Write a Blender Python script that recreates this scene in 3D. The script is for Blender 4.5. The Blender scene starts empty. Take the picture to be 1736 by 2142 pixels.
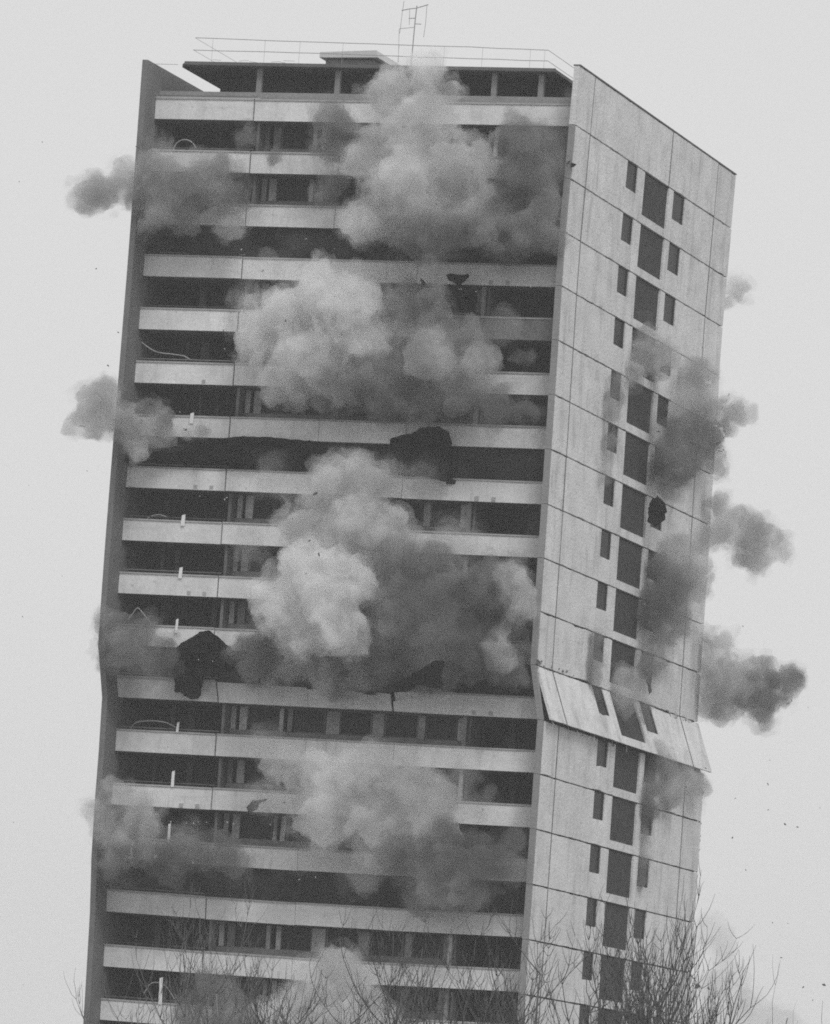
import bpy, bmesh, math, random
from mathutils import Vector, Matrix, noise
sc = bpy.context.scene
# ------------------------------------------------------------------ camera
F_PX, YAW, PITCH, ROLL = 12530.24, .3225, .1093, .0768
CAM = Vector((111.52, -283.9, 5.882)); W0, H0 = 1736.0, 2142.0
_cy, _sy, _cp, _sp, _cr, _sr = math.cos(YAW), math.sin(YAW), math.cos(PITCH), math.sin(PITCH), math.cos(ROLL), math.sin(ROLL)
FW = Vector((-_sy*_cp, _cy*_cp, _sp)); _r = Vector((_cy, _sy, 0)); _u = _r.cross(FW)
RT = _r*_cr + _u*_sr; UP = _u*_cr - _r*_sr
cam_d = bpy.data.cameras.new('camera'); cam = bpy.data.objects.new('camera', cam_d); sc.collection.objects.link(cam)
cam.matrix_world = Matrix(((RT.x, UP.x, -FW.x, CAM.x), (RT.y, UP.y, -FW.y, CAM.y), (RT.z, UP.z, -FW.z, CAM.z), (0, 0, 0, 1)))
cam_d.sensor_fit = 'VERTICAL'; cam_d.sensor_height = 36.0; cam_d.lens = 36.0*F_PX/H0
cam_d.clip_start = 1.0; cam_d.clip_end = 9000.0
sc.camera = cam
# ------------------------------------------------------------------ light: overcast sky and a soft veiled sun
SUN_EL, SUN_AZ = math.radians(50), math.radians(-38)     # azimuth measured from the facade normal (-y) towards +x
sd = Vector((math.sin(-SUN_AZ)*math.cos(SUN_EL), -math.cos(SUN_AZ)*math.cos(SUN_EL), math.sin(SUN_EL)))
world = bpy.data.worlds.new('World'); sc.world = world; world.use_nodes = True
nt = world.node_tree; nt.nodes.clear()
sky = nt.nodes.new('ShaderNodeTexSky'); sky.sky_type = 'NISHITA'; sky.sun_disc = False
sky.sun_elevation = SUN_EL; sky.sun_rotation = math.atan2(sd.x, sd.y); sky.air_density = 1.0; sky.dust_density = 4.0
bw = nt.nodes.new('ShaderNodeRGBToBW'); mx = nt.nodes.new('ShaderNodeMix'); mx.data_type = 'RGBA'
mx.inputs['Factor'].default_value = .93; mx.inputs['B'].default_value = (7.6, 7.6, 7.6, 1)   # the even cloud layer
bg = nt.nodes.new('ShaderNodeBackground'); bg.inputs['Strength'].default_value = .1
wo = nt.nodes.new('ShaderNodeOutputWorld')
nt.links.new(sky.outputs[0], bw.inputs[0]); nt.links.new(bw.outputs[0], mx.inputs['A'])
nt.links.new(mx.outputs['Result'], bg.inputs['Color']); nt.links.new(bg.outputs[0], wo.inputs[0])
sun_d = bpy.data.lights.new('sun', 'SUN'); sun_d.energy = 1.5; sun_d.angle = math.radians(22)
sun = bpy.data.objects.new('sun', sun_d); sc.collection.objects.link(sun)
sun.rotation_euler = sd.to_track_quat('Z', 'Y').to_euler(); sun.location = (40, -60, 120)
sc.view_settings.view_transform = 'Standard'; sc.view_settings.look = 'None'
sc.view_settings.exposure = 0.0; sc.view_settings.gamma = 1.0; sc.view_settings.use_curve_mapping = False
cy = sc.cycles
cy.max_bounces = 10; cy.diffuse_bounces = 3; cy.glossy_bounces = 2; cy.transmission_bounces = 2
cy.volume_bounces = 6; cy.transparent_max_bounces = 16
cy.use_denoising = False; cy.pixel_filter_type = 'BLACKMAN_HARRIS'; cy.filter_width = 1.8
cy.volume_step_rate = .8; cy.volume_max_steps = 128
# ------------------------------------------------------------------ helpers
rnd = random.Random(7)
C = sc.collection
def ray(px, py): return FW + RT*((px-W0/2)/F_PX) - UP*((py-H0/2)/F_PX)
def at(px, py, Y=0.0):
    d = ray(px, py); return CAM + d*((Y-CAM.y)/d.y)
def atx(px, py, X):
    d = ray(px, py); return CAM + d*((X-CAM.x)/d.x)
def lerp(a, b, s): return a+(b-a)*s
def interp(tab, x):
    if x <= tab[0][0]: (x0, y0), (x1, y1) = tab[0], tab[1]
    elif x >= tab[-1][0]: (x0, y0), (x1, y1) = tab[-2], tab[-1]
    else:
        for i in range(len(tab)-1):
            if tab[i][0] <= x <= tab[i+1][0]: (x0, y0), (x1, y1) = tab[i], tab[i+1]; break
    return y0+(y1-y0)*(x-x0)/(x1-x0)
def mesh_obj(name, verts, faces, mat=None, parent=None, smooth=False):
    me = bpy.data.meshes.new(name); me.from_pydata([tuple(v) for v in verts], [], faces); me.update()
    if smooth:
        me.polygons.foreach_set('use_smooth', [True]*len(me.polygons))
    o = bpy.data.objects.new(name, me); C.objects.link(o)
    if mat: me.materials.append(mat)
    if parent: o.parent = parent
    return o
def empty(name, loc=(0, 0, 0)):
    o = bpy.data.objects.new(name, None); C.objects.link(o); o.location = loc; o.empty_display_size = .5; return o
def tag(o, label=None, cat=None, group=None, kind=None):
    if label: o['label'] = label
    if cat: o['category'] = cat
    if group: o['group'] = group
    if kind: o['kind'] = kind
    return o
QF = [(0, 3, 2, 1), (4, 5, 6, 7), (0, 1, 5, 4), (1, 2, 6, 5), (2, 3, 7, 6), (3, 0, 4, 7)]
class MB:
    def __init__(s): s.v = []; s.f = []
    def hexa(s, c):
        b = len(s.v); s.v += [Vector(q) for q in c]; s.f += [tuple(b+i for i in q) for q in QF]
    def box(s, x0, x1, y0, y1, z0, z1):
        s.hexa([(x0, y0, z0), (x1, y0, z0), (x1, y1, z0), (x0, y1, z0), (x0, y0, z1), (x1, y0, z1), (x1, y1, z1), (x0, y1, z1)])
    def tube(s, pts, rad, n=5):
        b = len(s.v); m = len(pts)
        for i, p in enumerate(pts):
            p = Vector(p); a = Vector(pts[max(i-1, 0)]); c = Vector(pts[min(i+1, m-1)]); d = (c-a).normalized()
            e = d.orthogonal().normalized(); g = d.cross(e); r = rad[i] if isinstance(rad, (list, tuple)) else rad
            for k in range(n):
                t = 2*math.pi*k/n; s.v.append(p+e*(r*math.cos(t))+g*(r*math.sin(t)))
        for i in range(m-1):
            for k in range(n):
                k2 = (k+1) % n; s.f.append((b+i*n+k, b+i*n+k2, b+(i+1)*n+k2, b+(i+1)*n+k))
        s.f.append(tuple(b+k for k in range(n))[::-1]); s.f.append(tuple(b+(m-1)*n+k for k in range(n)))
    def build(s, name, mat, parent=None, smooth=False): return mesh_obj(name, s.v, s.f, mat, parent, smooth)
# ------------------------------------------------------------------ materials
def mat(name, base, var=.15, scale=.8, rough=.85, streak=0, spec=.3, fine=.08, bump=0.0, rand=.0):
    m = bpy.data.materials.new(name); m.use_nodes = True; n = m.node_tree; L = n.links
    bs = n.nodes['Principled BSDF']; bs.inputs['Roughness'].default_value = rough
    bs.inputs['Specular IOR Level'].default_value = spec
    ge = n.nodes.new('ShaderNodeNewGeometry')
    def nz(sc_, det=6, vec=None, stretch=None):
        t = n.nodes.new('ShaderNodeTexNoise'); t.inputs['Scale'].default_value = sc_; t.inputs['Detail'].default_value = det
        t.inputs['Roughness'].default_value = .62
        if stretch:
            mp = n.nodes.new('ShaderNodeMapping'); mp.inputs['Scale'].default_value = stretch
            L.new(ge.outputs['Position'], mp.inputs[0]); L.new(mp.outputs[0], t.inputs[0])
        else: L.new(ge.outputs['Position'], t.inputs[0])
        return t.outputs[0]
    def mr(src, a, b, c, d):
        q = n.nodes.new('ShaderNodeMapRange'); q.inputs[1].default_value = a; q.inputs[2].default_value = b
        q.inputs[3].default_value = c; q.inputs[4].default_value = d; L.new(src, q.inputs[0]); return q.outputs[0]
    def mul(a, b):
        q = n.nodes.new('ShaderNodeMath'); q.operation = 'MULTIPLY'; L.new(a, q.inputs[0]); L.new(b, q.inputs[1]); return q.outputs[0]
    v = mr(nz(scale), .3, .7, base*(1-var), base*(1+var*.7))
    v = mul(v, mr(nz(9, 3), .3, .7, 1-fine, 1+fine))
    if streak:
        v = mul(v, mr(nz(1.0, 5, stretch=(1.1, 1.1, .22)), .52, .72, 1.0, 1-streak*.8))
        v = mul(v, mr(nz(1.0, 4, stretch=(5, 5, .45)), .60, .74, 1.0, 1-streak*.8))
        v = mul(v, mr(nz(1.0, 4, stretch=(.5, .5, 5)), .58, .72, 1.0, 1-streak*.45))
        v = mul(v, mr(nz(.9, 8), .56, .66, 1.0, 1-streak*.4))
        v = mul(v, mr(nz(4.5, 6), .62, .70, 1.0, 1-streak*1.3))
    if rand:
        oi = n.nodes.new('ShaderNodeObjectInfo'); v = mul(v, mr(oi.outputs['Random'], 0, 1, 1-rand, 1+rand*.6))
    cc = n.nodes.new('ShaderNodeCombineColor')
    for i in range(3): L.new(v, cc.inputs[i])
    L.new(cc.outputs[0], bs.inputs['Base Color'])
    if bump:
        bp = n.nodes.new('ShaderNodeBump'); bp.inputs['Strength'].default_value = bump; bp.inputs['Distance'].default_value = .1
        L.new(nz(7, 6), bp.inputs['Height']); L.new(bp.outputs[0], bs.inputs['Normal'])
    return m
M = dict(
    parapet=mat('painted_concrete', .74, .12, .55, streak=.24, bump=.15, rand=.07),
    coping=mat('coping_concrete', .40, .15, 1.5),
    panel=mat('side_panel_concrete', .69, .14, .6, streak=.33, bump=.5, rand=.06, fine=.12),
    fin_l=mat('weathered_shaded_fin_concrete', .18, .15, .9, streak=.2, bump=.3),  # weathered concrete, colour darkened further to stand for smoke shade on the left
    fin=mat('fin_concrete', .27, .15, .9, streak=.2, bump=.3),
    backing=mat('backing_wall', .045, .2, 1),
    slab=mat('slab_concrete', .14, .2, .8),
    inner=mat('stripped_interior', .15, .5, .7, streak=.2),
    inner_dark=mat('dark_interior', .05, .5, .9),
    pier=mat('window_pier', .34, .35, 1.4, fine=.25, rand=.6),
    apron=mat('window_apron', .20, .25, 1.2, fine=.2),
    glass=mat('dark_glass', .018, .5, .8, rough=.45, spec=.2, rand=.5),
    frame=mat('window_frame', .16, .3, 2, rand=.6),
    louvre=mat('mesh_infill', .055, .3, 2, fine=.4, spec=.1),
    roof=mat('roof_edge', .12, .2, 1.0),
    soffit=mat('roof_soffit', .13, .5, .5),
    lift=mat('lift_house_slab', .55, .1, 1),
    liftbox=mat('lift_house_wall', .2, .2, 1),
    metal=mat('thin_metal', .32, .2, 2, rough=.5),
    fabric=mat('black_curtain_fabric', .034, .6, .9, rough=.95, fine=.3, bump=.5),
    torn=mat('torn_black_fabric', .011, .6, 1.5, rough=1.0, spec=.05, fine=.3, bump=.5),
    joint=mat('joint_sealant', .16, .5, 2.5),
    hose=mat('pale_hose', .33, .3, 2),
    strip=mat('white_strip', .8, .05, 2),
    rubble=mat('broken_concrete', .10, .4, 3),
    palebit=mat('pale_fragment', .55, .2, 3),
    bark=mat('grey_bark', .12, .25, 2),
    palebark=mat('pale_bark', .17, .25, 2),
    ground=mat('ground_earth', .13, .3, .05),
)
# ------------------------------------------------------------------ the ground
mesh_obj('ground', [(-1500, -850, 0), (1600, -850, 0), (1600, 1500, 0), (-1500, 1500, 0)], [(0, 1, 2, 3)], M['ground'])['kind'] = 'structure'
# ------------------------------------------------------------------ deformed frame of the tower (it is folding as it falls)
WID, DEP, SET, NL = 23.5, 30.5, 1.5, 21
CL = [(298, 124.6), (269, 524), (223.3, 1088), (208.7, 1289), (204, 1334), (213.6, 1454.6), (203.8, 1612), (192.5, 1740), (187.6, 1918), (174, 2142)]
CR = [(1213, 140), (1178, 524), (1142, 1088), (1121, 1388), (1137, 1496), (1129, 1608), (1099.7, 2032)]
XL = sorted((at(*q).z, at(*q).x) for q in CL); XR = sorted((at(*q).z, at(*q).x) for q in CR)
XL.insert(0, (0.0, XL[0][1]+.3)); XR.insert(0, (0.0, XR[0][1]+.15)); XL.append((64, XL[-1][1])); XR.append((64, XR[-1][1]))
PL = {0: (329, 205), 1: (322, 314), 2: (311, 423), 3: (300, 533), 4: (292, 644), 5: (282, 755), 6: (272, 867), 7: (262, 974.5), 8: (256, 1084),
      9: (246, 1196), 10: (240, 1305), 11: (252, 1414), 12: (243, 1525.5), 13: (237, 1638), 14: (232, 1749), 15: (226, 1861), 16: (215, 1975), 17: (209, 2089)}
PR = {0: (1195, 219.5), 1: (1188, 332), 2: (1180, 444), 3: (1168, 555.6), 4: (1160, 667), 5: (1147, 781), 6: (1142, 893.7), 7: (1134, 1008.5), 8: (1126, 1122),
      9: (1118, 1233), 10: (1110, 1343), 11: (1121, 1458.5), 12: (1116, 1570), 13: (1105, 1684), 14: (1102, 1799), 15: (1100, 1914), 16: (1086, 2029), 17: (1080, 2143)}
ZL = [(k, at(*PL[k], SET).z) for k in range(18)]; ZR = [(k, at(*PR[k], SET).z) for k in range(18)]
for k in range(18, NL+2):
    ZL.append((k, ZL[-1][1]*(NL+1-k)/(NL+2-k))); ZR.append((k, ZR[-1][1]*(NL+1-k)/(NL+2-k)))
def P(u, y, t, out=0.0):
    zl, zr = interp(ZL, t), interp(ZR, t); s = u/WID
    sag = -.10*math.sin(math.pi*min(max(s, 0), 1)) if t > 13.5 else 0
    return Vector((lerp(interp(XL, zl), interp(XR, zr), s)+out, y, lerp(zl, zr, s)+sag))
def blk(mb, u0, u1, y0, y1, t0, t1, o0=0.0, o1=0.0):            # t0 upper level, t1 lower level
    mb.hexa([P(u0, y0, t1, o1), P(u1, y0, t1, o1), P(u1, y1, t1, o1), P(u0, y1, t1, o1), P(u0, y0, t0, o0), P(u1, y0, t0, o0), P(u1, y1, t0, o0), P(u0, y1, t0, o0)])
tower = empty('tower_block')
tag(tower, 'concrete tower block folding as charges blow out its floors, pale balcony bands across its front', 'tower block')
def part(name, m, *boxes, parent=None):
    for q in boxes:
        b = MB(); blk(b, *q); o = b.build(name, M[m] if isinstance(m, str) else m, parent or tower)
    return o
SL = .385                                                        # slab level below each parapet top
TOPT = -.70
BLAST = (2, 6, 10, 14)
# parapets, floor slabs, window walls
PJ = [.32, 5.75, 10.6, 15.3, WID-.32]
for k in range(0, NL):
    for i in range(4):
        g = .035 if i == 0 else .012
        u0, u1 = PJ[i]+(.035 if i == 1 else .012 if i else 0), PJ[i+1]-(g if i < 3 else 0)
        jz = rnd.uniform(-.006, .006); jy = rnd.uniform(-.02, .02)
        if k == 11 and i in (1, 2): continue
        mm = 'parapet'
        if k == 4 and i == 3: mm = 'apron'
        part('parapet_panel', mm, (u0, u1, SET+jy, SET+.14+jy, k+.02+jz, k+.40+jz))
        part('coping', 'coping', (u0, u1, SET-.05+jy, SET+.2+jy, k-.012+jz, k+.018+jz))
    part('floor_slab', 'slab', (.31, WID-.31, SET+.16, DEP-.3, k+SL-.06, k+SL+.02))
    if k in BLAST:
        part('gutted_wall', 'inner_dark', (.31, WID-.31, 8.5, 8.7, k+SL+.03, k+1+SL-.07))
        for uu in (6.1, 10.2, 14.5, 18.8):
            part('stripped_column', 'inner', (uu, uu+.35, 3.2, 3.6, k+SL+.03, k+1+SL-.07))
        continue
    t0, t1 = k+SL+.025, k+1+SL-.065
    a = part('window_wall', 'apron', (6.02, 18.9, 2.62, 2.78, k+.86, t1), (6.02, 18.9, 2.62, 2.78, t0, k+.42))
    PR_ = [(6.1, 6.35), (6.55, 6.95), (8.75, 8.95), (9.2, 9.45), (11.2, 11.9), (13.7, 14.3), (16.15, 16.5), (18.2, 18.62)]
    for (a0, a1) in PR_:
        ja = rnd.uniform(-.05, .05)
        part('window_pier', 'pier', (a0+ja, a1+ja, 2.6, 2.76, k+.425, k+.855))
    for (w0, w1) in [(6.95, 8.7), (9.5, 11.15), (11.95, 13.65), (14.35, 16.1), (16.55, 18.15)]:
        fr = part('window', 'frame', (w0, w0+.06, 2.70, 2.75, k+.425, k+.855), (w1-.06, w1, 2.70, 2.75, k+.425, k+.855),
                  (w0+.07, w1-.07, 2.70, 2.75, k+.84, k+.855))
        part('pane', 'glass', (w0+.07, w1-.07, 2.77, 2.79, k+.43, k+.835), parent=fr)
    part('balcony_column', 'pier', (18.75, 18.95, 1.8, 2.0, t0, t1))
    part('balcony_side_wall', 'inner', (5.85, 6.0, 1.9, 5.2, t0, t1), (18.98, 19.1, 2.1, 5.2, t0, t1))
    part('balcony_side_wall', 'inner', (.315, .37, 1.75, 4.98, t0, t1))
    for q in range(2):
        ud = rnd.uniform(1.2, 5.2); part('door_post', 'apron' if rnd.random() < .5 else 'inner', (ud, ud+rnd.uniform(.07, .5), 4.7, 4.8, t0, t1))
    ud = rnd.uniform(19.6, 22.4); part('door_post', 'inner', (ud, ud+rnd.uniform(.07, .6), 4.7, 4.8, t0, t1))
    part('balcony_rail', 'frame', (.4, 5.8, 1.72, 1.75, k-.075, k-.055))
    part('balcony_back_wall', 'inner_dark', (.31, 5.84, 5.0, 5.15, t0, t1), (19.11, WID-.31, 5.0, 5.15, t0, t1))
# the parapet of the fold level, cracked through the middle
kk = 11
for (ua, ub, ya, yb, d0, d1) in [(5.79, 10.6, 0, 0, 0, .02), (10.62, 15.1, 0, -.10, .0, .05), (15.25, 17.2, -.2, 0, .16, .0)]:
    b = MB(); n = 6
    for j in range(n):
        s0, s1 = j/n, (j+1)/n; v0, v1 = lerp(ua, ub, s0), lerp(ua, ub, s1)
        y0, y1 = SET+lerp(ya, yb, s0), SET+lerp(ya, yb, s1); e0, e1 = lerp(d0, d1, s0), lerp(d0, d1, s1)
        jag = rnd.uniform(0, .06) if ub > 14 else 0
        b.hexa([P(v0, y0, kk+.40), P(v1, y1, kk+.40), P(v1, y1+.14, kk+.40), P(v0, y0+.14, kk+.40),
                P(v0, y0, kk+.02+e0+jag), P(v1, y1, kk+.02+e1+jag), P(v1, y1+.14, kk+.02+e1+jag), P(v0, y0+.14, kk+.02+e0+jag)])
    b.build('parapet_panel', M['parapet'], tower)
for (ua, ub) in [(17.22, 18.5)]: pass
# end walls -------------------------------------------------------------
EDGE = [(TOPT, SL)] + [(k+SL, k+1+SL) for k in range(0, NL)]
for i, (t0, t1) in enumerate(EDGE):
    t0, t1 = t0+.075, min(t1+.075, NL+1)
    fold = (i == 11)
    ff = .0
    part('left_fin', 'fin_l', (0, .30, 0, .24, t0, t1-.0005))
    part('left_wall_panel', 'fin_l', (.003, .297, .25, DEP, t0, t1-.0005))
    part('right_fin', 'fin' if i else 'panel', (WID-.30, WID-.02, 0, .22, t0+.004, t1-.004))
    part('core_wall', 'backing', (WID-.29, WID-.20, .23, DEP-.02, t0, t1))
    o0, o1 = (.02, .42) if fold else (0, 0)
    uo, ui = WID, WID-.16
    g = .012; ta, tb = t0+g, t1-g
    h = tb-ta
    def sp(name, m, y0, y1, f0, f1, uu0=ui, uu1=uo, parent=None):
        b = MB(); n0, n1 = ta+h*f0, ta+h*f1
        jo = rnd.uniform(-.012, .012) if name == 'side_panel' else 0
        if name != 'side_panel' or y1-y0 < 1.2 or f0 > .7:
            blk(b, uu0, uu1, y0, y1, n0, n1, lerp(o0, o1, f0)+jo, lerp(o0, o1, f1)+jo)
        else:
            ns = max(2, int((y1-y0)/.55)); jg = .014 if fold or i in (10, 12) else .005
            ch = lambda: abs(rnd.gauss(0, jg)) if rnd.random() < .6 else 0.0
            ys = [lerp(y0, y1, q/ns) for q in range(ns+1)]; tp = [n0+ch() for q in ys]; bt = [n1-(ch() if not fold else ch()*.3) for q in ys]
            oa, ob = lerp(o0, o1, f0)+jo, lerp(o0, o1, f1)+jo
            for q in range(ns+1):
                b.v += [P(uu0, ys[q], bt[q], ob), P(uu1, ys[q], bt[q], ob), P(uu1, ys[q], tp[q], oa), P(uu0, ys[q], tp[q], oa)]
            for q in range(ns):
                k0, k1 = q*4, q*4+4
                for e in range(4): b.f.append((k0+e, k0+(e+1) % 4, k1+(e+1) % 4, k1+e)[::-1])
            b.f += [(0, 1, 2, 3), tuple(ns*4+e for e in (3, 2, 1, 0))]
        return b.build(name, M[m], parent or tower)
    if i == 0:
        for ya, yb in ((2.745, 2.825), (17.555, 17.665), (26.745, 26.835)): sp('joint_sealant', 'joint', ya, yb, 0, 1, WID-.1, WID+.012)
        for (y0, y1) in [(.24, 2.74), (2.83, 17.55), (17.67, 26.74), (26.84, DEP)]: sp('side_panel', 'panel', y0, y1, 0, 1)
        b = MB(); blk(b, WID-.34, WID+.03, 0, DEP+.02, t0-.025, t0-.001); b.build('wall_coping', M['roof'], tower)
        continue
    sp('side_panel', 'panel', .24, 2.70, 0, 1); sp('side_panel', 'panel', 2.83, 9.78, 0, 1)
    w1b = .52
    for ya, yb in ((2.705, 2.825), (26.725, 26.835)): sp('joint_sealant', 'joint', ya, yb, 0, 1, WID-.1, WID+.012)
    sp('side_panel', 'panel', 9.8, 11.75, w1b, 1)                                          # below the first window
    sp('side_panel', 'panel', 11.77, 13.1, 0, 1)
    sp('side_panel', 'panel', 13.12, 17.8, .84, 1)                                        # spandrel
    sp('side_panel', 'panel', 17.82, 18.7, 0, 1)
    sp('side_panel', 'panel', 18.72, 20.95, .55, 1)
    sp('side_panel', 'panel', 20.97, 26.72, 0, 1); sp('side_panel', 'panel', 26.84, DEP, 0, 1)
    for (y0, y1, f1) in [(9.82, 11.73, w1b-.01), (18.74, 20.93, .54)]:
        fr = sp('side_window', 'backing', y0, y0+.07, 0.01, f1, WID-.14, WID-.05)
        sp('sash', 'backing', y1-.07, y1, 0.01, f1, WID-.14, WID-.05, fr)
        sp('pane', 'glass', y0+.08, y1-.08, 0.01, f1, WID-.13, WID-.11, fr)
    lv = sp('stair_infill', 'louvre', 13.14, 17.78, 0.01, .83, WID-.14, WID-.10)
part('rear_wall', 'slab', *[(.3, WID-.32, DEP-.25, DEP-.05, t0, t1) for (t0, t1) in EDGE[1:]])
def rubble(name, pts, size, m='rubble', parent=None):
    bm = bmesh.new()
    for c in pts:
        r_ = bmesh.ops.create_icosphere(bm, subdivisions=1, radius=1)['verts']; k_ = size*rnd.uniform(.4, 1.3)
        e = Vector((rnd.uniform(.4, 1), rnd.uniform(.5, 1.4), rnd.uniform(.4, 1)))
        for v in r_: v.co = Vector((v.co.x*e.x, v.co.y*e.y, v.co.z*e.z))*k_*rnd.uniform(.7, 1.2)+c
    me = bpy.data.meshes.new(name); bm.to_mesh(me); bm.free(); me.materials.append(M[m])
    o = bpy.data.objects.new(name, me); C.objects.link(o); o.parent = parent or tower; o['kind'] = 'stuff'; return o
rubble('crushed_edge', [P(WID, lerp(.1, 7, rnd.random()**1.8), 10+SL+.07+rnd.uniform(-.09, .04), .03) for q in range(26)], .08, 'apron')
rubble('crushed_edge', [P(WID, rnd.uniform(24, 29), 10+SL+.09+rnd.uniform(-.03, .05), .05) for q in range(24)], .08, 'coping')
rubble('crushed_edge', [P(WID, DEP+rnd.uniform(-.1, .12), rnd.uniform(11.5, 13.6), -.05) for q in range(26)], .12, 'coping')
rubble('crushed_edge', [P(WID, rnd.uniform(.3, 29), 11+SL+.09+rnd.uniform(-.03, .05), .1) for q in range(24)], .06)
for q in range(9):
    y_ = rnd.uniform(.4, 29); a = P(WID, y_, 11+SL+.07, .3); b = MB(); b.tube([a, a+Vector((rnd.uniform(0, .2), rnd.uniform(-.2, .2), -rnd.uniform(.15, .4)))], .018, 4); b.build('reinforcing_bar', M['metal'], tower)
for k, us in {3: (19.2, 20.1), 5: (4.03,), 7: (4.03, 4.9, 19.2, 20.1), 9: (4.1, 4.95), 11: (19.3, 20.2), 13: (4.03, 4.9)}.items():
    for uu in us:
        part('drain_outlet', 'coping', (uu, uu+.2, SET-.02, SET+.02, k+.31, k+.385))
# roof terrace ------------------------------------------------------------
part('terrace_wall', 'fin', (.31, WID-.31, SET+.45, SET+.6, -.17, SL-.07))
part('rubble_ledge', 'coping', (.33, 6.0, SET+.0, SET+.3, -.035, -.013))
zr0 = at(391, 130, 1.9).z; zr1 = at(1161, 145, 1.9).z; xa = at(373, 134, 1.9).x; xb = at(1163, 145, 1.9).x
def roofbox(mb, x0, x1, y0, y1, dz0, dz1):
    zz = lambda x: lerp(zr0, zr1, (x-xa)/(xb-xa))
    mb.hexa([(x0, y0, zz(x0)+dz0), (x1, y0, zz(x1)+dz0), (x1, y1, zz(x1)+dz0), (x0, y1, zz(x0)+dz0),
             (x0, y0, zz(x0)+dz1), (x1, y0, zz(x1)+dz1), (x1, y1, zz(x1)+dz1), (x0, y1, zz(x0)+dz1)])
b = MB(); x0 = xa+.45
b.v = []; zz = lambda x: lerp(zr0, zr1, (x-xa)/(xb-xa))
outl = [(xa, 2.5), (xa+.35, 1.9), (xb-.0, 1.9), (xb+.02, 28), (xa, 28)]
for dz in (-.16, 0): b.v += [Vector((x, y, zz(x)+dz)) for x, y in outl]
b.f = [(4, 3, 2, 1, 0), (5, 6, 7, 8, 9)] + [(i, (i+1) % 5, (i+1) % 5+5, i+5) for i in range(5)]
b.build('roof_slab', M['soffit'], tower)
b = MB(); roofbox(b, xa+.36, xb-.01, 1.84, 1.9, -.13, .04); b.build('roof_fascia', M['roof'], tower)
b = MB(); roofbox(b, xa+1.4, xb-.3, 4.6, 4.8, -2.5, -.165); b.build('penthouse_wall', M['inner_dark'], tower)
for q in ((xa+1.4, xa+1.6), (xb-.5, xb-.3)):
    b = MB(); roofbox(b, *q, 4.81, 27, -2.5, -.165); b.build('penthouse_side_wall', M['slab'], tower)
for px in (543, 707, 1035, 1133):
    q = at(px, 165, 2.4); b = MB(); b.box(q.x-.14, q.x+.14, 2.35, 2.6, zz(q.x)-1.6, zz(q.x)-.17); b.build('terrace_post', M['fin'], tower)
for q in range(12):
    px_ = rnd.uniform(440, 620); a = at(px_, 126, 2.3+rnd.random()); a.z = zz(a.x)+rnd.uniform(.02, .35); b = MB()
    b.tube([a, a+Vector((rnd.uniform(.15, .7), rnd.uniform(-.2, .2), rnd.uniform(-.06, .06)))], .012, 4); b.build('bent_rod', M['metal'], tower)
# lift motor room
lo = at(668, 120, 5.0); hi = at(782, 105, 5.0); lr = at(790, 120, 5.0)
lift = MB(); lift.hexa([(lo.x, 5, lo.z), (lr.x, 5, lr.z), (lr.x+.1, 14, lr.z), (lo.x, 14, lo.z), (lo.x, 5, lo.z+.28), (lr.x-.1, 5, hi.z), (lr.x, 14, hi.z), (lo.x, 14, lo.z+.28)])
lift.build('lift_house_roof', M['lift'], tower)
l2 = at(682, 121, 5.3); r2 = at(783, 121, 5.3)
b = MB(); b.box(l2.x, r2.x, 5.3, 13, l2.z-1.6, lo.z-.04); b.build('lift_house_wall', M['liftbox'], tower)
# railing round the roof
for (a, c) in [((409, 79.5), (1146, 104.3)), ((404, 104), (1146, 127.5))]:
    A, B_ = at(*a, 2.1), at(*c, 2.1); n = 14; rail = MB()
    rail.tube([A.lerp(B_, i/n)+Vector((0, 0, rnd.uniform(-.02, .02))) for i in range(n+1)], .022, 4)
    rail.build('roof_rail', M['metal'], tower)
    for E_, r_ in ((B_, .014), (A, .010)):
        rail = MB(); rail.tube([E_, Vector((E_.x, 9, E_.z)), Vector((E_.x, 26, E_.z))], r_, 4); rail.build('roof_rail', M['metal'], tower)
for px in (446, 555, 628, 718, 835, 930, 1010, 1110, 1140):
    s = (px-409)/(1146-409); A = at(px, lerp(79.5, 104.3, s), 2.1)
    b = MB(); b.tube([(A.x, 2.1, A.z), (A.x, 2.1, zz(A.x)+.03)], .008, 4); b.build('rail_post', M['metal'], tower)
b = MB(); A = at(319, 133.6, 1.0); B_ = at(372, 135, 2.4); b.tube([A, B_], .018, 4); b.build('roof_wire', M['metal'], tower)
# ------------------------------------------------------------------ rooftop aerial
ant = empty('rooftop_aerial', at(862, 130, 8)); tag(ant, 'spindly ladder-like radio aerial rising from the roof above the smoke', 'aerial')
def aer(name, pts, r):
    b = MB(); b.tube([at(*q, 8)-ant.location for q in pts], r, 5); return b.build(name, M['metal'], ant)
aer('mast', [(872, 12), (868, 45), (864, 90), (859, 145)], .03)
aer('crossarm', [(840, 22), (857, 18.5), (871, 17), (896, 9.7)], .025); aer('crossarm', [(855, 38.5), (869, 38)], .022); aer('crossarm', [(869, 50), (881, 50.5)], .022); aer('crossarm', [(836, 60), (868, 57)], .016)
aer('dipole', [(845, 2), (841, 30), (836, 70)], .014); aer('dipole', [(857, 18), (856, 52)], .014); aer('dipole', [(893, 12), (890, 50), (886, 78)], .014); aer('dipole', [(835, 60), (833, 130)], .012)
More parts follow.
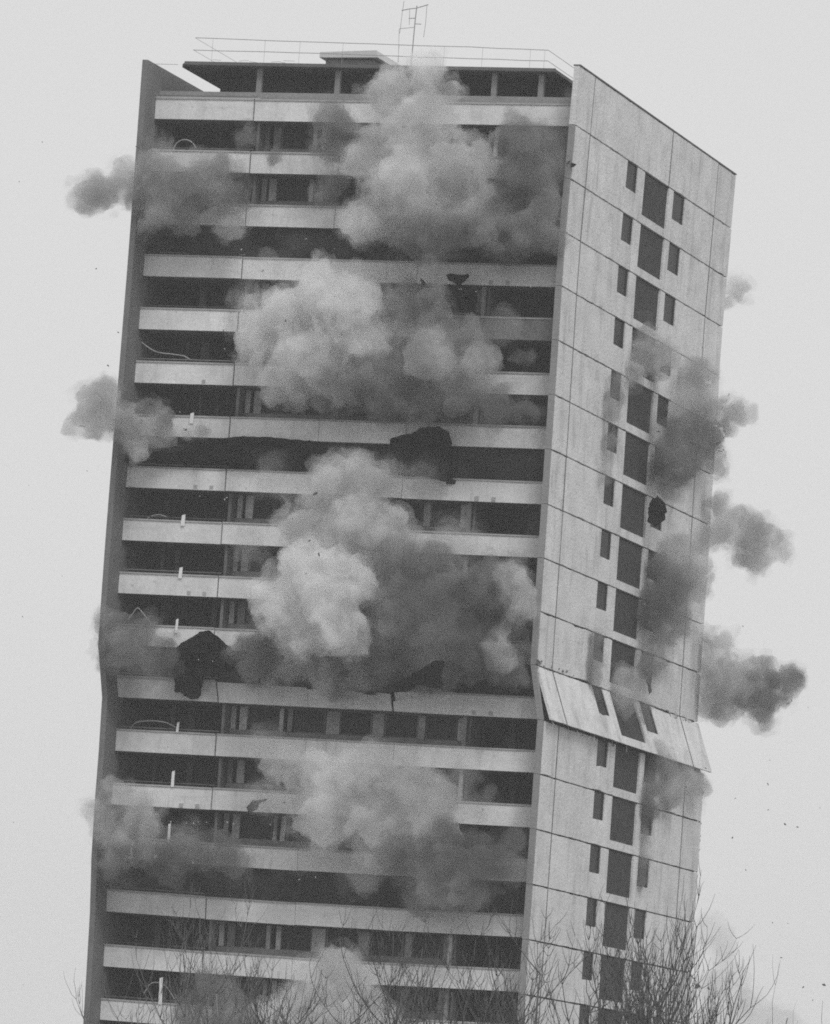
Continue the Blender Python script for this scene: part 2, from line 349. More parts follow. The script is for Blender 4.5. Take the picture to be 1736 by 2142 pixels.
# ------------------------------------------------------------------ things in the balconies
def hose(label, pts, Y, r=.036):
    q = [at(*p, Y) for p in pts]
    out = []
    for i in range(len(q)-1):
        p0, p1, p2, p3 = q[max(i-1, 0)], q[i], q[i+1], q[min(i+2, len(q)-1)]
        for j in range(5):
            t = j/5; out.append(.5*((2*p1)+(p2-p0)*t+(2*p0-5*p1+4*p2-p3)*t*t+(3*p1-p0-3*p2+p3)*t**3))
    out.append(q[-1]); b = MB(); b.tube(out, r, 6); o = b.build('loose_cable', M['hose'], None, True)
    tag(o, label, 'cable', 'pale cables torn loose on the left balconies')
hose('pale cable bent in a small round arch above the second balcony band', [(362, 314), (370, 299), (386, 292), (402, 298), (410, 311)], 1.75)
hose('pale cable sagging in a long curve behind the balcony band five storeys below the roof', [(295, 715), (312, 728), (330, 737), (360, 741), (385, 745), (398, 752), (415, 753)], 1.9)
hose('pale cable in a low flat arch near the ninth balcony band', [(308, 1085), (318, 1079), (335, 1077), (352, 1083)], 1.75, .03)
hose('pale cable bent in a sharp inverted V above the smoke at the left fold', [(268, 1296), (278, 1283), (288, 1272), (300, 1284), (318, 1307)], 1.8, .032)
hose('pale cable in a wide low arch below the big torn curtain', [(274, 1524), (284, 1512), (310, 1508), (345, 1511), (372, 1524)], 1.75)
hose('pale cable bent over behind bare branches near the lowest bands', [(300, 2080), (318, 2056), (345, 2062), (365, 2090)], 1.8, .032)
for i, (px, y0, y1, w, lb) in enumerate([(403, 863, 880, 9, 'short stub of white strip in the balcony opening left of the first torn curtain'), (385, 1076, 1094, 9, 'stubby white strip standing on the ninth balcony band'),
        (379.5, 1186, 1204, 8, 'leaning white strip on the tenth balcony band from the top'), (371.5, 1294, 1318, 6, 'slim white strip above the big torn black curtain'),
        (373.5, 1510, 1526, 6, 'tiny white strip beside the wide low cable arch'), (363.5, 1612, 1640, 7, 'long white strip one storey below the wide cable arch'),
        (355.5, 1722, 1758, 6, 'white strip rising out of the lower left smoke'), (338, 2044, 2095, 8, 'tallest white strip, seen through the bare branches at lower left')]):
    a, c = at(px, y0, 1.45), at(px-3, y1+6, 1.45); h = w*.0115
    b = MB(); b.hexa([(c.x-h, 1.42, c.z), (c.x+h, 1.42, c.z), (c.x+h, 1.45, c.z), (c.x-h, 1.45, c.z), (a.x-h, 1.42, a.z-.05), (a.x+h*.8, 1.42, a.z), (a.x+h*.8, 1.45, a.z), (a.x-h, 1.45, a.z-.05)])
    tag(b.build('white_strip', M['strip']), lb, 'strip', 'white strips hung in the left balconies')
# ------------------------------------------------------------------ black blast curtains
def sheet(name, outline_fn, nu, nv, label, cat, group=None, m='fabric', th=.05, solid=True):
    vs = [outline_fn(i/nu, j/nv) for j in range(nv+1) for i in range(nu+1)]
    fs = [(j*(nu+1)+i, j*(nu+1)+i+1, (j+1)*(nu+1)+i+1, (j+1)*(nu+1)+i) for j in range(nv) for i in range(nu)]
    o = mesh_obj(name, vs, fs, M[m], None, True)
    md = o.modifiers.new('thickness', 'SOLIDIFY'); md.thickness = th
    return tag(o, label, cat, group)
wordk = {2: 'third', 6: 'seventh', 10: 'eleventh', 14: 'fifteenth'}
for k in BLAST:
    segs = [(.4, 8.2), (8.0, 15.6), (15.4, WID-.4)]
    if k == 6: segs = [(7.4, 15.6), (15.4, WID-.4)]
    for si, (ua, ub) in enumerate(segs):
        def fn(s, v, k=k, ua=ua, ub=ub):
            u = lerp(ua, ub, s); t = lerp(k+.40, k+1.10, v)
            t += .05*noise.noise(Vector((u*.5, k, 0)))*(1-v); p = P(u, 1.9, t); w = noise.noise(Vector((u*.7, t*1.6, k)))*.5+noise.noise(Vector((u*2.2+t*2, t*2, k)))*.22+noise.noise(Vector((u*6, t*4, k)))*.07
            return p+Vector((0, w+.35*math.sin(math.pi*v)*noise.noise(Vector((u*.4, 0, k+5))), 0))
        side = ('left', 'middle', 'right')[si if len(segs) == 3 else si+1]
        sheet('blast_curtain', fn, 46, 10, f'black blast curtain over the {side} of the gap under the {wordk[k]} balcony band', 'curtain', 'black curtains wrapped round the blasted floors')
def flap(poly, Y, label, bulge=.6, seed=0, th=.06, depth=.3):
    # a crumpled piece of curtain: fan-triangulated outline, subdivided and creased
    bm = bmesh.new(); vs = [bm.verts.new(at(px, py, Y)) for px, py in poly]; f = bm.faces.new(vs)
    bmesh.ops.triangulate(bm, faces=[f]); bmesh.ops.subdivide_edges(bm, edges=bm.edges[:], cuts=5, use_grid_fill=True)
    for v in bm.verts:
        q = v.co*1.1+Vector((seed, 0, 0)); n = noise.noise(q)*bulge+noise.noise(q*3)*bulge*.35+noise.noise(q*7)*.06
        e = noise.noise_vector(v.co*4)*.07
        v.co += Vector((e.x, n-depth, e.z))
    me = bpy.data.meshes.new('torn_curtain'); bm.to_mesh(me); bm.free(); me.materials.append(M['torn'])
    o = bpy.data.objects.new('torn_curtain', me); C.objects.link(o); md = o.modifiers.new('thickness', 'SOLIDIFY'); md.thickness = th
    return tag(o, label, 'torn curtain', 'torn pieces of black blast curtain')
flap([(388, 1345), (420, 1322), (446, 1322), (472, 1345), (492, 1362), (520, 1390), (530, 1410), (500, 1404), (470, 1412), (440, 1398), (428, 1430), (416, 1463), (404, 1466), (392, 1452), (368, 1448), (366, 1436), (380, 1420), (372, 1390), (368, 1362)], .9,
     'large torn black curtain blown out like a sail over the fold at lower left', .7, 1, depth=.3)
flap([(820, 922), (842, 912), (872, 902), (885, 895), (930, 896), (944, 906), (947, 935), (946, 1000), (930, 1008), (905, 1002), (880, 975), (868, 955), (846, 935), (822, 932)], .9,
     'black curtain flap thrown up over the balcony band halfway up the front', .5, 3, depth=.2)
flap([(808, 1448), (828, 1432), (860, 1416), (895, 1394), (915, 1383), (930, 1384), (926, 1410), (930, 1443), (905, 1440), (880, 1434), (850, 1446), (822, 1452)], -5.0,
     'pointed black curtain flap standing above the cracked balcony band at the fold', .4, 5, depth=.2)
flap([(262, 950), (300, 942), (350, 940), (400, 932), (440, 920), (500, 914), (570, 917), (650, 922), (652, 972), (560, 972), (450, 968), (350, 966), (262, 964)], 1.3,
     'long black curtain sagging across the left of the gap under the seventh band', .35, 31, depth=.1)
flap([(935, 578), (942, 574), (962, 577), (982, 574), (985, 580), (970, 588), (962, 597), (952, 594), (944, 588)], .8,
     'small bowl-shaped black scrap in front of the fourth balcony band', .3, 8, depth=.1)
flap([(930, 612), (950, 604), (985, 606), (1000, 620), (998, 640), (985, 656), (962, 654), (940, 646)], .9,
     'rounded black curtain scrap hanging in the opening under the fourth band, above the grey smoke', .4, 9, depth=.1)
flap([(490, 1372), (520, 1366), (555, 1380), (575, 1398), (600, 1402), (585, 1420), (540, 1424), (500, 1416)], 1.0,
     'low crumpled black curtain lying right of the big torn sail', .4, 12, depth=.1)
flap([(1362, 1045), (1375, 1036), (1392, 1055), (1397, 1072), (1384, 1078), (1390, 1086), (1372, 1102), (1356, 1092), (1356, 1062)], 20.0,
     'black rag blown out of a side window halfway up', .3, 15, depth=0)
rag = [o for o in bpy.data.objects if o.get('label', '').startswith('black rag')][0]
rag.location = (atx(1376, 1070, WID+.9)-at(1376, 1070, 20.0))
flap([(515, 1690), (528, 1676), (545, 1672), (560, 1673), (556, 1677), (540, 1680), (530, 1688), (538, 1693), (520, 1698)], .2,
     'thin twisted black strip flying in front of the balcony band below the middle', .15, 18, depth=0)
o = flap([(948, 1722), (958, 1720), (962, 1734), (954, 1746), (958, 1752), (975, 1760), (958, 1764), (940, 1760), (926, 1757), (945, 1750)], .2,
     'pale crumpled scrap with a dark upright end flying before the lower grey smoke', .15, 21, depth=0)
o.data.materials[0] = M['pier']
# ------------------------------------------------------------------ flying debris
ORD = 'first second third fourth fifth sixth seventh eighth ninth tenth eleventh twelfth thirteenth fourteenth fifteenth sixteenth seventeenth eighteenth'.split()
def fragment(px, py, r, label, group, m='rubble', Y=-1.0, cat='fragment'):
    c = at(px, py, Y); bm = bmesh.new(); bmesh.ops.create_icosphere(bm, subdivisions=1, radius=1)
    sx, sy, sz = rnd.uniform(.8, 1.6), rnd.uniform(.5, 1), rnd.uniform(.4, .8); rz = Matrix.Rotation(rnd.uniform(0, 3), 3, 'Y')
    for v in bm.verts:
        v.co = rz @ Vector((v.co.x*sx, v.co.y*sy, v.co.z*sz))*r*rnd.uniform(.7, 1.2)
    me = bpy.data.meshes.new('debris_fragment'); bm.to_mesh(me); bm.free(); me.materials.append(M[m])
    o = bpy.data.objects.new('debris_fragment', me); C.objects.link(o); o.location = c
    lv = min(range(18), key=lambda q: abs(lerp(PL[q][1], PR[q][1], .5)+20-py)); tn = ['left', 'middle', 'right'][0 if px < 510 else 1 if px < 810 else 2]
    if 'sky' in label: label += f', level with the {ORD[lv]} balcony band' if py > 150 else ', above the roof'
    else: label = label.replace(' in front of', f' beside the {tn} of the {ORD[lv]} balcony band, before')
    tag(o, label, cat, group)
for (px, py, r) in [(247, 695, .06), (226, 765, .05), (221, 869, .05), (40, 380, .04), (88, 297, .04), (182, 985, .05), (201, 562, .05), (47, 1290, .04), (130, 1205, .03), (216, 1690, .05), (48, 2060, .03), (28, 1720, .03), (60, 1015, .03)]:
    fragment(px, py, r, 'dark speck in the sky left of the tower', 'dark debris in the sky left of the tower')
for (px, py, r) in [(1642, 1724, .06), (1606, 1640, .05), (1560, 1820, .05), (1634, 2003, .06), (1532, 1752, .06), (1607, 1694, .05), (1616, 1930, .04), (1648, 1932, .03), (1700, 2092, .04), (1476, 1607, .05), (1533, 2190, .1), (1715, 1690, .04), (1538, 1670, .04), (1668, 1730, .05), (1554, 1310, .04), (1680, 2065, .08), (1724, 2060, .09), (1610, 1590, .03), (1690, 1480, .03)]:
    fragment(px, py, r, 'dark speck in the sky right of the tower', 'dark debris in the sky right of the tower')
for (px, py, r) in [(647, 1131, .09), (667, 1160, .11), (660, 1032, .11), (597, 671, .07), (655, 690, .05), (863, 903, .06), (600, 830, .05), (612, 1085, .06), (845, 1130, .04), (790, 675, .04), (715, 700, .04), (700, 620, .04), (640, 1200, .04), (770, 840, .04)]:
    fragment(px, py, r, 'dark chunk in front of pale dust', 'dark debris in front of the pale dust', Y=-6)
for (px, py, r) in [(470, 730, .05), (418, 1038, .05), (376, 862, .05), (748, 1170, .05), (982, 851, .08), (405, 1722, .05), (488, 1723, .05), (590, 1810, .06), (690, 1800, .05), (432, 1720, .04), (475, 1720, .06), (940, 640, .06), (1225, 620, .03),
                    (357, 1720, .04), (600, 645, .07), (595, 789, .08), (500, 748, .05), (470, 1045, .05), (474, 1041, .07), (746, 1170, .05), (965, 605, .06), (995, 610, .05), (960, 835, .04), (880, 1820, .05), (955, 1905, .06), (1000, 1900, .05), (565, 1725, .05),
                    (960, 605, .06), (505, 522, .05), (640, 500, .06), (700, 520, .04), (1110, 600, .04), (880, 640, .04), (415, 1380, .05), (445, 1383, .05), (357, 1718, .04), (415, 1720, .05), (390, 1722, .05), (626, 1840, .06), (660, 1835, .05)]:
    fragment(px, py, r*.8, 'pale chip in front of dark openings', 'pale debris in front of the dark floors', m='palebit', Y=-.6, cat='chip')



# ------------------------------------------------------------------ dust clouds of the charges
def dust_mat(name, dens, alb, lo, hi, floor, ns=.5, dark=.6):
    m = bpy.data.materials.new(name); m.use_nodes = True; n = m.node_tree; n.nodes.clear(); L = n.links
    pv = n.nodes.new('ShaderNodeVolumePrincipled'); out = n.nodes.new('ShaderNodeOutputMaterial'); pv.inputs['Anisotropy'].default_value = 0.0
    L.new(pv.outputs[0], out.inputs['Volume'])
    g = n.nodes.new('ShaderNodeNewGeometry')
    def nz(sc_, det, dist=0.0):
        t = n.nodes.new('ShaderNodeTexNoise'); t.inputs['Scale'].default_value = sc_; t.inputs['Detail'].default_value = det
        t.inputs['Roughness'].default_value = .6; t.inputs['Distortion'].default_value = dist; L.new(g.outputs['Position'], t.inputs[0]); return t.outputs[0]
    def mr(src, *v):
        r = n.nodes.new('ShaderNodeMapRange'); r.interpolation_type = 'SMOOTHSTEP'
        for i, x in enumerate(v): r.inputs[i+1].default_value = x
        L.new(src, r.inputs[0]); return r.outputs[0]
    L.new(mr(nz(ns, 5, .6), lo, hi, dens*floor, dens), pv.inputs['Density'])
    c = mr(nz(.33, 2), .38, .6, alb, alb*dark); cc = n.nodes.new('ShaderNodeCombineColor')      # patches of darker dust
    for i in range(3): L.new(c, cc.inputs[i])
    L.new(cc.outputs[0], pv.inputs['Color'])
    return m
DM = dict(bright=(1.7, .995, .96), pale=(1.25, .97, .80), grey=(1.2, .80, .62), dark=(1.3, .49, .6), soot=(1.0, .34, .7), thin=(.22, .8, .8))
for k_ in list(DM):
    d_, a_, q_ = DM[k_]; DM[k_] = (dust_mat(k_+'_dust', d_*.36, a_, .42, .62, .05, .6, q_), dust_mat(k_+'_dust_core', d_, a_, .34, .58, .22, .5, q_))
tex = []
for nm, sz in (('big', 1.9), ('mid', .85), ('small', .36)):
    t = bpy.data.textures.new('dust_'+nm, 'CLOUDS'); t.noise_scale = sz; t.noise_depth = 3; tex.append(t)
SC = .0243                                                    # metres per photo unit at the tower
def puff_mesh(name, blobs, Y, X, vox, puff, grow, seed, child_r):
    bm = bmesh.new(); rr = random.Random(seed)
    for q in blobs:
        px, py, r = q[:3]; dd = q[3] if len(q) > 3 else 0.0
        R_ = r*SC
        c = at(px, py, (Y if Y is not None else -R_*.45)+dd) if X is None else atx(px, py, X+dd)
        balls = [(c, R_*.9*grow)]
        for i in range(7):
            d = Vector((rr.gauss(0, 1), rr.gauss(0, 1), rr.gauss(0, 1))).normalized(); balls.append((c+d*R_*rr.uniform(.55, .85), R_*grow*rr.uniform(*child_r)))
        for cc, r2 in balls:
            bmesh.ops.create_icosphere(bm, subdivisions=2, radius=max(r2, .1), matrix=Matrix.Translation(cc))
    me = bpy.data.meshes.new(name); bm.to_mesh(me); bm.free()
    o = bpy.data.objects.new(name, me); C.objects.link(o)
    m = o.modifiers.new('r', 'REMESH'); m.mode = 'VOXEL'; m.voxel_size = vox
    m = o.modifiers.new('s', 'SMOOTH'); m.iterations = 3; m.factor = .6
    for t, st in zip(tex, (1.9*puff, .95*puff, .34*puff)):
        m = o.modifiers.new('d', 'DISPLACE'); m.texture = t; m.strength = st; m.mid_level = .5; m.texture_coords = 'GLOBAL'
    dg = bpy.context.evaluated_depsgraph_get(); me2 = bpy.data.meshes.new_from_object(o.evaluated_get(dg))
    o.modifiers.clear(); o.data = me2; bpy.data.meshes.remove(me); me2.name = name; me2.materials.clear()
    return o
def dust(kind, blobs, label, Y=None, X=None, vox=.18, puff=1.0, group='dust clouds bursting from the front of the tower', name='dust_cloud'):
    sd_ = len(bpy.data.objects)
    o = puff_mesh(name, blobs, Y, X, vox*1.2, puff*1.2, 1.42, sd_, (.3, .55)); o.data.materials.append(DM[kind][0])
    c_ = puff_mesh('dust_core', blobs, Y, X, vox, puff, 1.0, sd_+1, (.3, .55)); c_.data.materials.append(DM[kind][1]); c_.parent = o
    return tag(o, label, 'dust cloud', group)
#SMOKELIST
dust('pale', [(900, 150, 45), (905, 215, 58), (815, 195, 52), (870, 290, 80), (800, 345, 75), (880, 400, 95), (790, 440, 62), (965, 360, 70), (1000, 420, 55), (960, 470, 40), (1000, 515, 20), (860, 470, 60)], 'tall pale dust column bursting upward past the roof edge in the centre')
dust('dark', [(1110, 300, 55), (1090, 370, 60), (1140, 420, 50), (1100, 480, 50), (1150, 500, 30), (1060, 500, 40), (1040, 450, 40)], 'dark sooty dust filling the top right openings beside the pale column')
dust('grey', [(215, 405, 45), (185, 412, 28), (260, 385, 45), (330, 370, 60), (385, 400, 55), (345, 440, 50), (300, 400, 40), (440, 385, 55), (470, 460, 30), (400, 470, 35)], 'grey dust jet shooting left off the upper left corner')
dust('dark', [(520, 290, 30), (570, 320, 25), (700, 260, 42), (690, 310, 38), (700, 390, 32)], 'thin dark wisps under the top balcony band left of the column')
dust('bright', [(540, 680, 45), (610, 660, 70), (690, 620, 75), (740, 580, 45), (740, 680, 85), (650, 740, 75), (600, 800, 50), (550, 720, 46), (800, 700, 50)], 'bright billowing dust cloud over the fourth to sixth balcony bands')
dust('grey', [(850, 650, 50), (900, 660, 45), (900, 740, 70), (970, 700, 45), (1000, 760, 42), (800, 780, 65), (720, 810, 60), (900, 810, 40), (1020, 770, 25)], 'grey dust trailing right of the bright cloud in the upper half')
dust('dark', [(1090, 740, 26), (620, 830, 34), (700, 835, 40), (800, 835, 46), (890, 835, 48), (970, 825, 46), (1040, 840, 40), (1095, 860, 30)], 'dark veil of dust under the sixth balcony band')
dust('pale', [(745, 955, 32), (700, 1010, 60), (770, 1010, 60), (650, 1090, 55), (740, 1100, 85), (690, 1160, 60), (800, 1080, 50), (830, 1140, 45), (610, 1120, 30)], 'pale dust cloud rising in the middle of the front')
dust('bright', [(685, 1180, 55), (640, 1220, 65), (720, 1220, 55), (590, 1280, 60), (680, 1290, 75), (720, 1320, 50), (640, 1330, 44), (550, 1270, 36), (740, 1190, 40)], 'brightest round dust puff, left of the tower middle', Y=-2.6)
dust('dark', [(830, 1220, 75), (900, 1200, 65), (860, 1300, 85), (930, 1290, 80), (800, 1370, 60), (980, 1350, 60), (900, 1380, 60), (1010, 1220, 50), (560, 1370, 50), (1060, 1400, 40), (700, 1400, 50)], 'broad dark dust bank right of the brightest puff above the fold')
dust('grey', [(1070, 1220, 30), (1095, 1240, 22), (1090, 1280, 26), (1050, 1340, 38), (1070, 1370, 28), (1010, 1340, 20)], 'small ragged grey puffs against the right fin above the fold', Y=-1.6)
dust('dark', [(245, 1310, 40), (230, 1350, 32), (290, 1330, 45), (300, 1370, 45), (340, 1370, 40), (240, 1390, 30)], 'dark dust clinging to the left corner at the fold', Y=-.6)
dust('pale', [(620, 1620, 55), (700, 1640, 75), (780, 1640, 65), (850, 1650, 65), (700, 1710, 70), (790, 1720, 75), (880, 1720, 60), (910, 1660, 35)], 'broad pale dust cloud below the fold')
dust('dark', [(860, 1790, 60), (930, 1770, 55), (900, 1840, 60), (1000, 1790, 50), (1050, 1810, 45), (970, 1850, 55), (1060, 1750, 30)], 'dark dust hanging under the broad pale cloud')
dust('grey', [(240, 1665, 38), (215, 1700, 30), (285, 1690, 38), (260, 1730, 42), (310, 1730, 32), (225, 1745, 30)], 'grey dust ball on the left corner below the fold', Y=-.8)
dust('dark', [(250, 1800, 45), (320, 1800, 48), (390, 1790, 52), (450, 1780, 48), (480, 1800, 35), (360, 1840, 35)], 'dark dust roll over the lower left balcony band', Y=-.6)
dust('pale', [(700, 2030, 50), (650, 2070, 55), (740, 2090, 60), (600, 2120, 50), (690, 2140, 60), (540, 2110, 30), (790, 2150, 50)], 'pale dust rising behind the bare branches at the bottom centre')
dust('dark', [(450, 2080, 45), (420, 2140, 50), (500, 2130, 50)], 'dark dust behind the bare branches at bottom left')
S = 'dust clouds venting from the side wall'
dust('grey', [(1355, 705, 38), (1350, 745, 45), (1380, 740, 35), (1330, 780, 32), (1310, 800, 22), (1390, 770, 25)], 'grey puff over the stair infill of the upper side wall', X=WID+.5, group=S)
dust('grey', [(1515, 1085, 42), (1550, 1110, 52), (1590, 1130, 48), (1575, 1170, 42), (1620, 1145, 32), (1495, 1115, 34), (1480, 1130, 30), (1500, 1060, 30)], 'round grey cloud in the sky right of the tower middle', X=WID+.8, group=S)

dust('grey', [(185, 840, 36), (165, 875, 34), (215, 830, 34), (190, 890, 28), (235, 860, 40), (275, 880, 40), (320, 900, 42), (300, 925, 32), (345, 915, 28), (385, 912, 22), (420, 908, 17)], 'grey dust jet pushed left out of the seventh storey corner', Y=-.5)
dust('dark', [(285, 860, 34), (310, 850, 30), (345, 870, 26), (280, 910, 34)], 'dark dust over the left fin at the seventh storey', Y=-.2)
dust('grey', [(1548, 598, 33), (1528, 625, 33)], 'faint dust wisp behind the upper rear edge', X=WID-3, group=S)
dust('grey', [(1455, 800, 40), (1490, 840, 48), (1530, 868, 34), (1555, 862, 24), (1440, 850, 40), (1480, 790, 34)], 'pale grey dust cloud bulging off the upper rear edge of the side wall', X=WID+1.0, group=S)
dust('soot', [(1400, 920, 44), (1440, 930, 48), (1480, 930, 48), (1400, 980, 42), (1430, 970, 40), (1505, 965, 28), (1450, 890, 40), (1385, 1010, 26), (1390, 950, 40), (1500, 900, 34)], 'dark soot cloud boiling across the rear half of the side wall', X=WID+1.1, group=S)
dust('grey', [(1410, 1180, 48), (1440, 1200, 43), (1455, 1235, 36), (1400, 1170, 41)], 'light grey smoke over the rear half of the side wall above the fold', X=WID+.7, group=S)
dust('dark', [(1420, 1230, 34), (1410, 1290, 34), (1395, 1340, 30), (1385, 1200, 41), (1380, 1250, 48), (1400, 1260, 43), (1370, 1300, 43), (1385, 1330, 36), (1362, 1350, 34), (1358, 1400, 31), (1370, 1400, 29), (1356, 1440, 24), (1352, 1480, 19), (1350, 1505, 14)], 'dark smoke streaming down the rear side windows to the fold', X=WID+.9, group=S)
dust('grey', [(1500, 1350, 40), (1490, 1400, 46), (1490, 1450, 46), (1530, 1440, 46), (1500, 1500, 26), (1485, 1320, 24), (1560, 1420, 44)], 'grey cloud bursting from behind the rear edge at the fold', X=WID+.8, group=S)
dust('soot', [(1560, 1440, 50), (1600, 1420, 50), (1640, 1420, 42), (1580, 1475, 40), (1620, 1465, 32), (1665, 1425, 22), (1520, 1480, 30)], 'dark cloud blown far right of the fold', X=WID+.8, group=S)
dust('dark', [(1288, 790, 22), (1284, 830, 23), (1280, 870, 23), (1278, 920, 23), (1275, 960, 22), (1272, 1000, 18)], 'streak of dark smoke down the front side windows', X=WID+.45, group=S, puff=.4)
dust('dark', [(1246, 1340, 20), (1244, 1380, 23), (1243, 1420, 20), (1250, 1460, 16)], 'short dark smoke streak from the front side window above the fold', X=WID+.4, group=S, puff=.4)
dust('grey', [(1300, 1420, 35), (1300, 1450, 37), (1305, 1490, 29)], 'thin smoke over the stair infill at the fold', X=WID+.6, group=S, puff=.6)
dust('dark', [(1365, 1590, 38), (1385, 1600, 35), (1350, 1640, 29), (1345, 1690, 32), (1362, 1700, 26), (1340, 1750, 29), (1338, 1800, 25), (1336, 1850, 20)], 'dark smoke trail below the folded side panels', X=WID+.7, group=S, puff=.5)
dust('grey', [(1420, 1620, 51), (1390, 1660, 44), (1440, 1660, 40)], 'thin smoke spreading below the rear of the folded panels', X=WID+.7, group=S, puff=.7)
dust('dark', [(900, 505, 55), (950, 500, 40), (860, 500, 40), (1010, 500, 34), (920, 460, 40)], 'dark smoke under the foot of the tall dust column', Y=-2.2)
dust('thin', [(1500, 1950, 45), (1515, 2040, 55), (1510, 2120, 70), (1580, 2130, 60), (1640, 2150, 50)], 'thin veil of ground dust rising beyond the rear edge at lower right', X=WID+1, group=S)
dust('dark', [(1075, 300, 36), (1110, 290, 34), (1145, 310, 30), (1120, 350, 40), (1150, 370, 26), (1075, 360, 36), (1140, 430, 32), (1100, 420, 40), (1145, 490, 26), (1110, 500, 34), (1060, 510, 30)], 'dark sooty dust packed against the right fin at the second and third bands', Y=.3)
dust('dark', [(430, 375, 34), (470, 365, 30), (480, 410, 34), (430, 420, 34), (390, 400, 30), (500, 380, 22)], 'dark dust right of the upper left grey jet', Y=-.3)
dust('dark', [(1040, 1260, 44), (1075, 1300, 34), (1085, 1200, 24), (1075, 1390, 28), (1040, 1400, 40), (1090, 1340, 24), (980, 1230, 40)], 'dark dust packed against the right fin above the fold', Y=0.2)
dust('grey', [(545, 1400, 40), (600, 1385, 46), (660, 1400, 44), (510, 1350, 34), (560, 1350, 40), (750, 1400, 44)], 'grey dust spilling low along the floor left of the fold centre', Y=-.6)
dust('thin', [(520, 620, 40), (480, 680, 34), (560, 560, 34), (830, 560, 40), (1040, 690, 40), (560, 1000, 40), (540, 1150, 40), (880, 1000, 40), (960, 1130, 50)], 'thin veil of dust drifting over the upper balconies', Y=-.8)
dust('thin', [(560, 1560, 40), (560, 1680, 40), (960, 1620, 44), (1000, 1690, 40), (640, 1790, 46), (760, 1820, 50), (420, 1740, 40)], 'thin veil of dust drifting over the lower balconies', Y=-.8)
#ENDSMOKE
# ------------------------------------------------------------------ thin even haze between camera and tower, added to lift the blacks
hz = MB(); hz.box(-1600, 1700, -900, 1600, -1.0, 80.0); ho = hz.build('haze', None); ho['kind'] = 'stuff'
hm = bpy.data.materials.new('haze_air'); hm.use_nodes = True; hn = hm.node_tree; hn.nodes.clear()
pv = hn.nodes.new('ShaderNodeVolumePrincipled'); pv.inputs['Color'].default_value = (.97, .97, .97, 1); pv.inputs['Density'].default_value = .00028
hout = hn.nodes.new('ShaderNodeOutputMaterial'); hn.links.new(pv.outputs[0], hout.inputs['Volume']); ho.data.materials.append(hm)
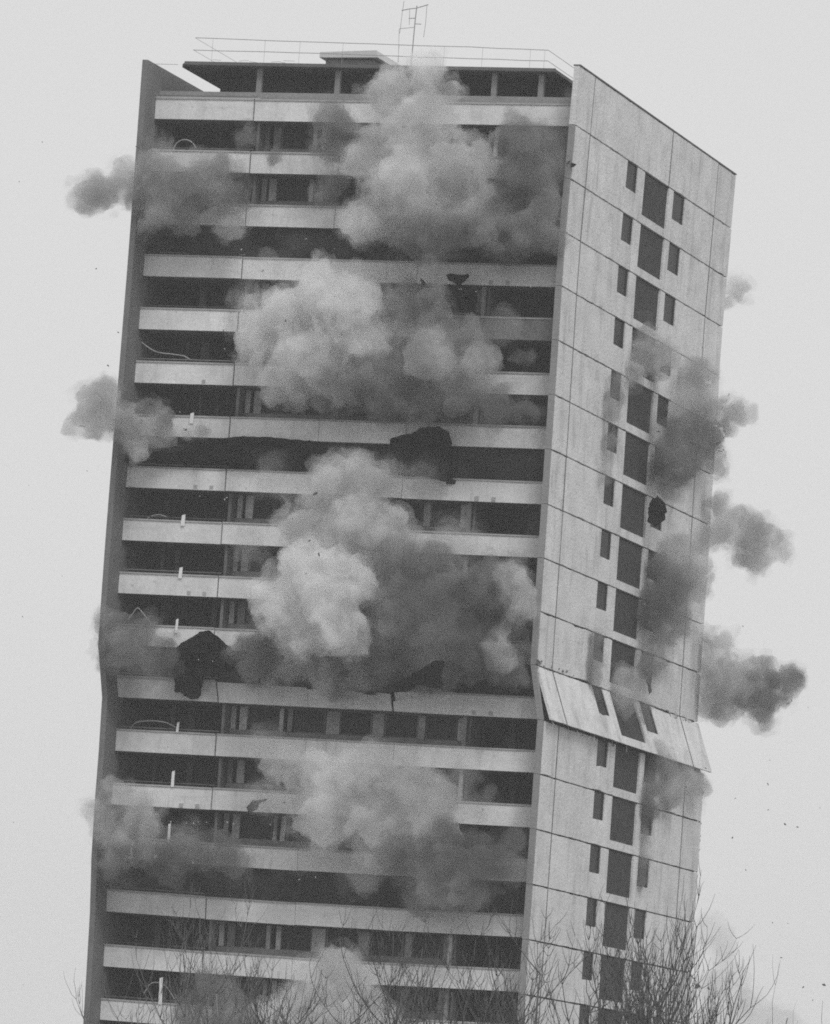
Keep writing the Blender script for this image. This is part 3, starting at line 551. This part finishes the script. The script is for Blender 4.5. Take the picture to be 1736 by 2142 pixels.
# ------------------------------------------------------------------ bare trees in front
def tree(px, py, Y, spread, label, bark='bark', seed=1, dens=1.0, thick=1.0, lean=0.0):
    top = at(px, py, Y); H = top.z; rr = random.Random(seed)
    base = Vector((top.x-lean, Y, 0)); root = empty('bare_tree', base)
    tag(root, label, 'tree', 'bare winter trees in front of the tower')
    tk = MB(); cr = MB()
    def axis(d, ang, az):
        e = d.orthogonal().normalized(); g = d.cross(e)
        return (d*math.cos(ang)+(e*math.cos(az)+g*math.sin(az))*math.sin(ang)).normalized()
    def grow(p, d, L, r, lev, mb):
        n_id = rr.randrange(5)
        n = 7 if lev < 2 else 5; pts = [p.copy()]; rad = [r]; q = p.copy(); dd = d.copy(); ends = []
        for i in range(n):
            dd = (dd+Vector((rr.gauss(0, .11), rr.gauss(0, .11), rr.gauss(0, .04)+((0, .13, .24, .34, .3)[lev])))).normalized()
            q = q+dd*(L/n); pts.append(q.copy()); rad.append(r*(1-.6*(i+1)/n)); ends.append((q.copy(), dd.copy(), rad[-1]))
        mb.tube([v for v in pts], rad, 5 if lev < 2 else 3)
        if lev >= 3+(n_id > 2): return
        for i, (q, dd, r2) in enumerate(ends):
            if lev == 0 and i < 2: continue
            if rr.random() > dens*(.76 if lev < 3 else .5): continue
            az = rr.uniform(0, 6.283)
            for s in range(2 if rr.random() < .6 else 1):
                cd = axis(dd, rr.uniform(.55, 1.0), az+math.pi*s)
                cd.z = abs(cd.z)*.8+.05; cd.x *= spread; cd.normalize()
                f = rr.uniform(.42, .68)*(1-.3*i/n)
                grow(q, cd, L*f, max(r2*.82, .0105*thick), lev+1, cr)
    T = H*.42
    tk.tube([Vector((0, 0, 0)), Vector((lean*.2, 0, T*.5)), Vector((lean*.4, 0, T))], [.16*thick, .13*thick, .11*thick], 8)
    for i in range(5):
        az = i*1.257+rr.uniform(-.3, .3); a = rr.uniform(.1, .32) if i else .03
        d = Vector((math.cos(az)*math.sin(a)*spread+lean/H, math.sin(az)*math.sin(a), math.cos(a)))
        grow(Vector((lean*.4, 0, T*(1 if i == 0 else rr.uniform(.75, 1)))), d.normalized(), (H-T)*(1.0 if i == 0 else rr.uniform(.75, .98)), .062*thick, 1, cr)
    tk.build('trunk', M[bark], root, True); cr.build('crown', M[bark], root, True)
    zmax = max(v.z for v in cr.v); root.scale = (1, 1, H/zmax)
    return root
tree(330, 1850, -105, .6, 'pale thin bare tree in front of the lower left balconies', 'palebark', 3, .9, .9)
tree(450, 1835, -108, .6, 'pale bare tree with fine twigs, right of the leftmost tree', 'palebark', 14, .9, .9)
tree(640, 1990, -120, .8, 'slim bare tree with upright shoots at the bottom, left of centre', 'bark', 5, .8, 1.0)
tree(770, 1905, -122, .9, 'bare tree with long upright limbs under the middle of the facade', 'bark', 6, .8, 1.0)
tree(900, 1880, -118, .9, 'bare tree with forked limbs between the middle and the right fin', 'bark', 7, .85, 1.0)
tree(1025, 1890, -121, .9, 'bare tree just left of the right fin of the facade', 'bark', 8, .9, 1.0)
tree(1185, 1835, -119, .9, 'dark bare tree in front of the front edge of the side wall', 'bark', 9, .95, 1.05)
tree(1290, 1905, -115, 1.0, 'dense bare tree in front of the stair infill of the side wall', 'bark', 10, 1.0, 1.05)
tree(1360, 1870, -124, .8, 'dense twiggy bare tree before the rear half of the side wall', 'bark', 11, 1.0, 1.05)
tree(1412, 1790, -117, .34, 'tallest bare tree, before the rear edge of the side wall', 'bark', 12, .95, 1.0)
tree(1425, 1940, -126, .3, 'short dense bare tree with its crown against the sky beside the wall', 'bark', 13, 1.0, 1.0)
tree(1636, 1999, -110, .2, 'lone upright shoot of a young tree in the sky at lower right', 'bark', 21, .12, .6)
tree(1715, 2035, -112, .3, 'faint thin sapling top at the right edge', 'palebark', 22, .35, .5)
